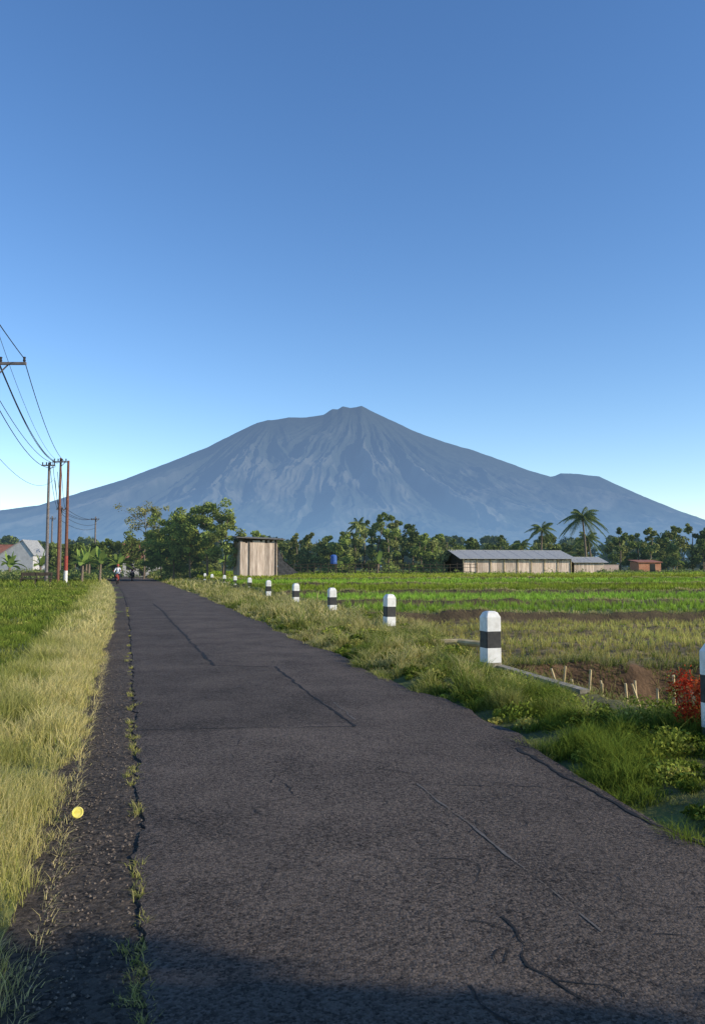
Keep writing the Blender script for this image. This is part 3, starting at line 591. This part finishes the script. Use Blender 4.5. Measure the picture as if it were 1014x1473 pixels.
# ------------------------------------------------------------ motorcyclists
M_skin=mat('skin',(.30,.17,.11));M_shirt=mat('shirt_white',(.72,.74,.78));M_shirt2=mat('shirt_dark',(.12,.06,.07));M_pants=mat('trousers',(.03,.035,.05));M_chrome=mat('chrome',(.5,.5,.5),None,3,.25,metal=1);M_rub=mat('rubber',(.02,.02,.02))
def rider(name,X,Y,rz,shirt,body):
    e=empty(name,(X,Y,.03),rz)      # local -Y is forward
    b=MB();th=np.linspace(0,2*np.pi,21)
    for yc in(-.62,.60): b.tube(np.stack([0*th,yc+.25*np.cos(th),.29+.25*np.sin(th)],-1),.045,7,m=0,cap=False);b.tube([[-.06,yc,.29],[.06,yc,.29]],.05,8,m=1)
    b.build('wheels',[M_rub,M_chrome],e)
    b=MB();b.tube([[0,-.62,.29],[0,-.5,.65],[0,-.42,.98]],[.03,.045,.05],7,m=1)
    b.tube([[0,-.45,.75],[0,-.35,.55],[0,-.1,.38],[0,.2,.48],[0,.45,.62],[0,.85,.72]],[.13,.12,.10,.13,.14,.06],9)
    b.tube([[0,-.63,.6],[0,-.55,.68],[0,-.42,.8]],[.05,.16,.12],9)
    b.tube([[-.32,-.32,1.03],[-.12,-.42,1.0],[.12,-.42,1.0],[.32,-.32,1.03]],.02,6,m=1)
    b.tube([[0,-.6,.92],[0,-.52,.93],[0,-.42,.95]],[.07,.09,.07],9,m=1)
    for s in(-1,1): b.tube([[s*.25,-.36,1.02],[s*.3,-.38,1.16]],.008,5);b.box((s*.32,-.38,1.2),(.10,.02,.07))
    b.tube([[0,-.05,.76],[0,.2,.78],[0,.75,.82]],[.10,.13,.10],8,m=2);b.build('motorcycle_body',[body,M_chrome,M_rub],e)
    V=[(0,.18,.92),(0,.17,1.08),(0,.12,1.28),(0,.09,1.42),(0,.07,1.50),(0,.05,1.60),(0,.04,1.70)];Rr=[.15,.13,.15,.10,.055,.085,.07];E=[(i,i+1) for i in range(6)]
    for s in(-1,1):
        k=len(V);V+=[(s*.19,.10,1.40),(s*.27,-.02,1.18),(s*.29,-.26,1.06),(s*.29,-.34,1.05),(s*.27,-.39,1.03)];Rr+=[.065,.048,.036,.03,.022];E+=[(3,k),(k,k+1),(k+1,k+2),(k+2,k+3),(k+3,k+4)]
        k=len(V);V+=[(s*.12,.12,.88),(s*.22,-.26,.78),(s*.19,-.12,.36),(s*.19,-.14,.30),(s*.19,-.30,.28)];Rr+=[.095,.07,.045,.045,.035];E+=[(0,k),(k,k+1),(k+1,k+2),(k+2,k+3),(k+3,k+4)]
    me=bpy.data.meshes.new('t');me.from_pydata(V,E,[]);o=bpy.data.objects.new('t',me);bpy.context.scene.collection.objects.link(o)
    sk=o.modifiers.new('s','SKIN');sk.use_smooth_shade=True
    for i,d in enumerate(me.skin_vertices[0].data): d.radius=(Rr[i],Rr[i]);d.use_root=(i==0)
    o.modifiers.new('ss','SUBSURF').levels=1
    bpy.context.view_layer.update();dg=bpy.context.evaluated_depsgraph_get();m2=bpy.data.meshes.new_from_object(o.evaluated_get(dg));bpy.data.objects.remove(o)
    m2.name='rider_body'
    m2.materials.clear()
    for q in(shirt,M_pants,M_skin): m2.materials.append(q)
    for p in m2.polygons:
        c=p.center;p.use_smooth=True;p.material_index=2 if (c.z>1.46 or (c.y<-.27 and c.z>.95)) else (1 if c.z<.95 else 0)
    ob=bpy.data.objects.new('rider_body',m2);bpy.context.scene.collection.objects.link(ob);ob.parent=e
    b=MB();ph=np.linspace(-.35,np.pi/2,7);P=np.array([[[.125*math.cos(a)*math.cos(q),.06+.14*math.cos(a)*math.sin(q),1.66+.14*math.sin(a)] for q in th] for a in ph]);b.grid(P);b.build('helmet',[body],e,True)
rider('motorcycle_rider',-21.2,72.5,math.radians(10),M_shirt,M_red)
rider('motorcycle_rider',-23.6,86,math.radians(14),M_shirt2,M_black)

# ------------------------------------------------------------ mountain
sil=[(-900,800),(-500,785),(-250,765),(-100,748),(0,735),(60,727),(120,708),(180,690),(240,667),(300,643),(340,622),(370,608),(385,604),(400,603),(415,600),(440,600),(465,596),(478,588),(486,588),(493,584),(503,586),(512,585),(520,583),(535,591),(560,603),(600,622),(640,636),(680,648),(720,662),(760,677),(790,686),(797,685),(805,681),(830,682),(860,686),(890,700),(920,713),(950,728),(980,740),(1014,750),(1100,770),(1300,790),(1700,805)]
sx=np.array([(p[0]-507)*10.53 for p in sil]);sz=np.array([(815-p[1])*10.50 for p in sil])
mx=np.concatenate([np.linspace(-14000,-5600,60),np.linspace(-5580,5580,1000),np.linspace(5600,12000,50)])
t=np.linspace(0,1,420);back=np.linspace(-.6,-.02,12);tt=np.concatenate([back,t])
MX,MT=np.meshgrid(mx,tt);YC=12000.;MY=YC-5600*MT
Zc=np.interp(MX,sx,sz);T0=np.clip(MT,0,1)
gx=np.linspace(-16000,16000,3200);ker=np.hanning(160);ker/=ker.sum();Zs=np.interp(MX,gx,np.convolve(np.interp(gx,sx,sz),ker,'same'))
bl=sstep(0,.25,T0);Zb=Zc*(1-bl)+Zs*bl
g=(1-T0)**1.55
Zm=Zb*g*np.where(MT<0,1-np.abs(MT)/.62,1)
px,py=MX-60,MY-YC-450;r=np.hypot(px,py);th=np.arctan2(px,-py)
wr=.16*(fbm(MX/700,MY/700,3)-.5)
def ridged(a,b,o=4):
    s=0;am=.5;tot=0
    for i in range(o): s=s+am*(1-np.abs(2*vn(a*2**i+3.1*i,b*1.9**i+7.7*i)-1));tot+=am;am*=.5
    return s/tot
rd=ridged((th+wr)*6.5+50,r/1900+wr*2,5)
px2,py2=MX+1250,MY-YC-350;th2=np.arctan2(px2,-py2);rd2=ridged((th2+wr)*7.5+80,np.hypot(px2,py2)/1700,5)
mixw=sstep(-1500,-500,MX+300*(fbm(MY/600,MX/600,2)-.5));rd=rd*mixw+rd2*(1-mixw)
amp=400*sstep(0,.25,T0)*(1-.85*sstep(.45,.95,T0))*np.clip(Zc/1700,0.05,1.2)
Zm=Zm+(rd-.62)*amp+(40*sstep(.02,.2,T0)+14)*(fbm(MX/110,MY/110+4,5)-.5)*np.clip(Zc/1500,.1,1)*(MT>-.03)
Zm=Zm-60*sstep(.93,1,T0)
Zm[0]=-50
fr=fbm(MX/300,MY/300,6);bare=sstep(.52,.68,fr*.6+.4*rd)*sstep(.08,.3,T0)*(1-sstep(.6,.9,T0))
mc=np.array([.020,.025,.020])*(1-bare[...,None])+np.array([.048,.050,.040])*bare[...,None]
mc=mc*(.75+.5*fbm(MX/60,MY/60,4))[...,None]
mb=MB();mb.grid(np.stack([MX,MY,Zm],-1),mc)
m,nt,out=newmat('mountain_slopes_haze');L=nt.links.new
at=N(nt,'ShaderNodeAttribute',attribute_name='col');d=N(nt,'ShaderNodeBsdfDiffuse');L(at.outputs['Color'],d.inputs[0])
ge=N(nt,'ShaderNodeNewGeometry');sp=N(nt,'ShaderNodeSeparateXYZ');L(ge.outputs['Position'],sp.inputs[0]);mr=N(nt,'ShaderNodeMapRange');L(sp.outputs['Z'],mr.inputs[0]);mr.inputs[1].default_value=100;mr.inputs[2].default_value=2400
rp=N(nt,'ShaderNodeValToRGB');rp.color_ramp.elements[0].color=(.165,.300,.49,1);rp.color_ramp.elements[1].color=(.102,.162,.272,1);e2=rp.color_ramp.elements.new(.35);e2.color=(.124,.212,.365,1)  # aerial haze painted as emission, paler and stronger towards the foot
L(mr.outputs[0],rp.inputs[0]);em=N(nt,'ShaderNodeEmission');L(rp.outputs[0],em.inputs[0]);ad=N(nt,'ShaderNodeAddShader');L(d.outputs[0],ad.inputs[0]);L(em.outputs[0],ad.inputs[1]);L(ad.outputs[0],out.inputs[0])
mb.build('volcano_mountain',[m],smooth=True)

# ------------------------------------------------------------ light, sky, camera
sc=bpy.context.scene
el=math.radians(24);az=math.atan2(.945,-.33)
dirv=Vector((math.sin(az)*math.cos(el),math.cos(az)*math.cos(el),math.sin(el)))
sl=bpy.data.lights.new('sun','SUN');sl.energy=5.0;sl.angle=math.radians(.5);sl.color=(1,.88,.70)
so=bpy.data.objects.new('sun',sl);sc.collection.objects.link(so);so.rotation_euler=dirv.to_track_quat('Z','Y').to_euler()
w=bpy.data.worlds.new('World');sc.world=w;w.use_nodes=True;nt=w.node_tree;bg=nt.nodes['Background']
sky=nt.nodes.new('ShaderNodeTexSky');sky.sky_type='NISHITA';sky.sun_disc=False;sky.sun_elevation=el;sky.sun_rotation=az
sky.air_density=1.0;sky.dust_density=.1;sky.ozone_density=2.1;sky.altitude=500
hs_=nt.nodes.new('ShaderNodeHueSaturation');hs_.inputs['Hue'].default_value=.506;hs_.inputs['Saturation'].default_value=1.2;hs_.inputs['Value'].default_value=1.55
nt.links.new(sky.outputs[0],hs_.inputs['Color']);nt.links.new(hs_.outputs[0],bg.inputs[0]);bg.inputs[1].default_value=.13
cam=bpy.data.cameras.new('camera');co=bpy.data.objects.new('camera',cam);sc.collection.objects.link(co);sc.camera=co
co.location=(0,0,1.6);co.rotation_euler=(math.radians(90+3.9),0,0)
cam.sensor_fit='VERTICAL';cam.sensor_height=36;cam.sensor_width=24.78;cam.lens=28.1;cam.clip_start=.05;cam.clip_end=80000
sc.view_settings.view_transform='Standard';sc.view_settings.look='None';sc.view_settings.exposure=0
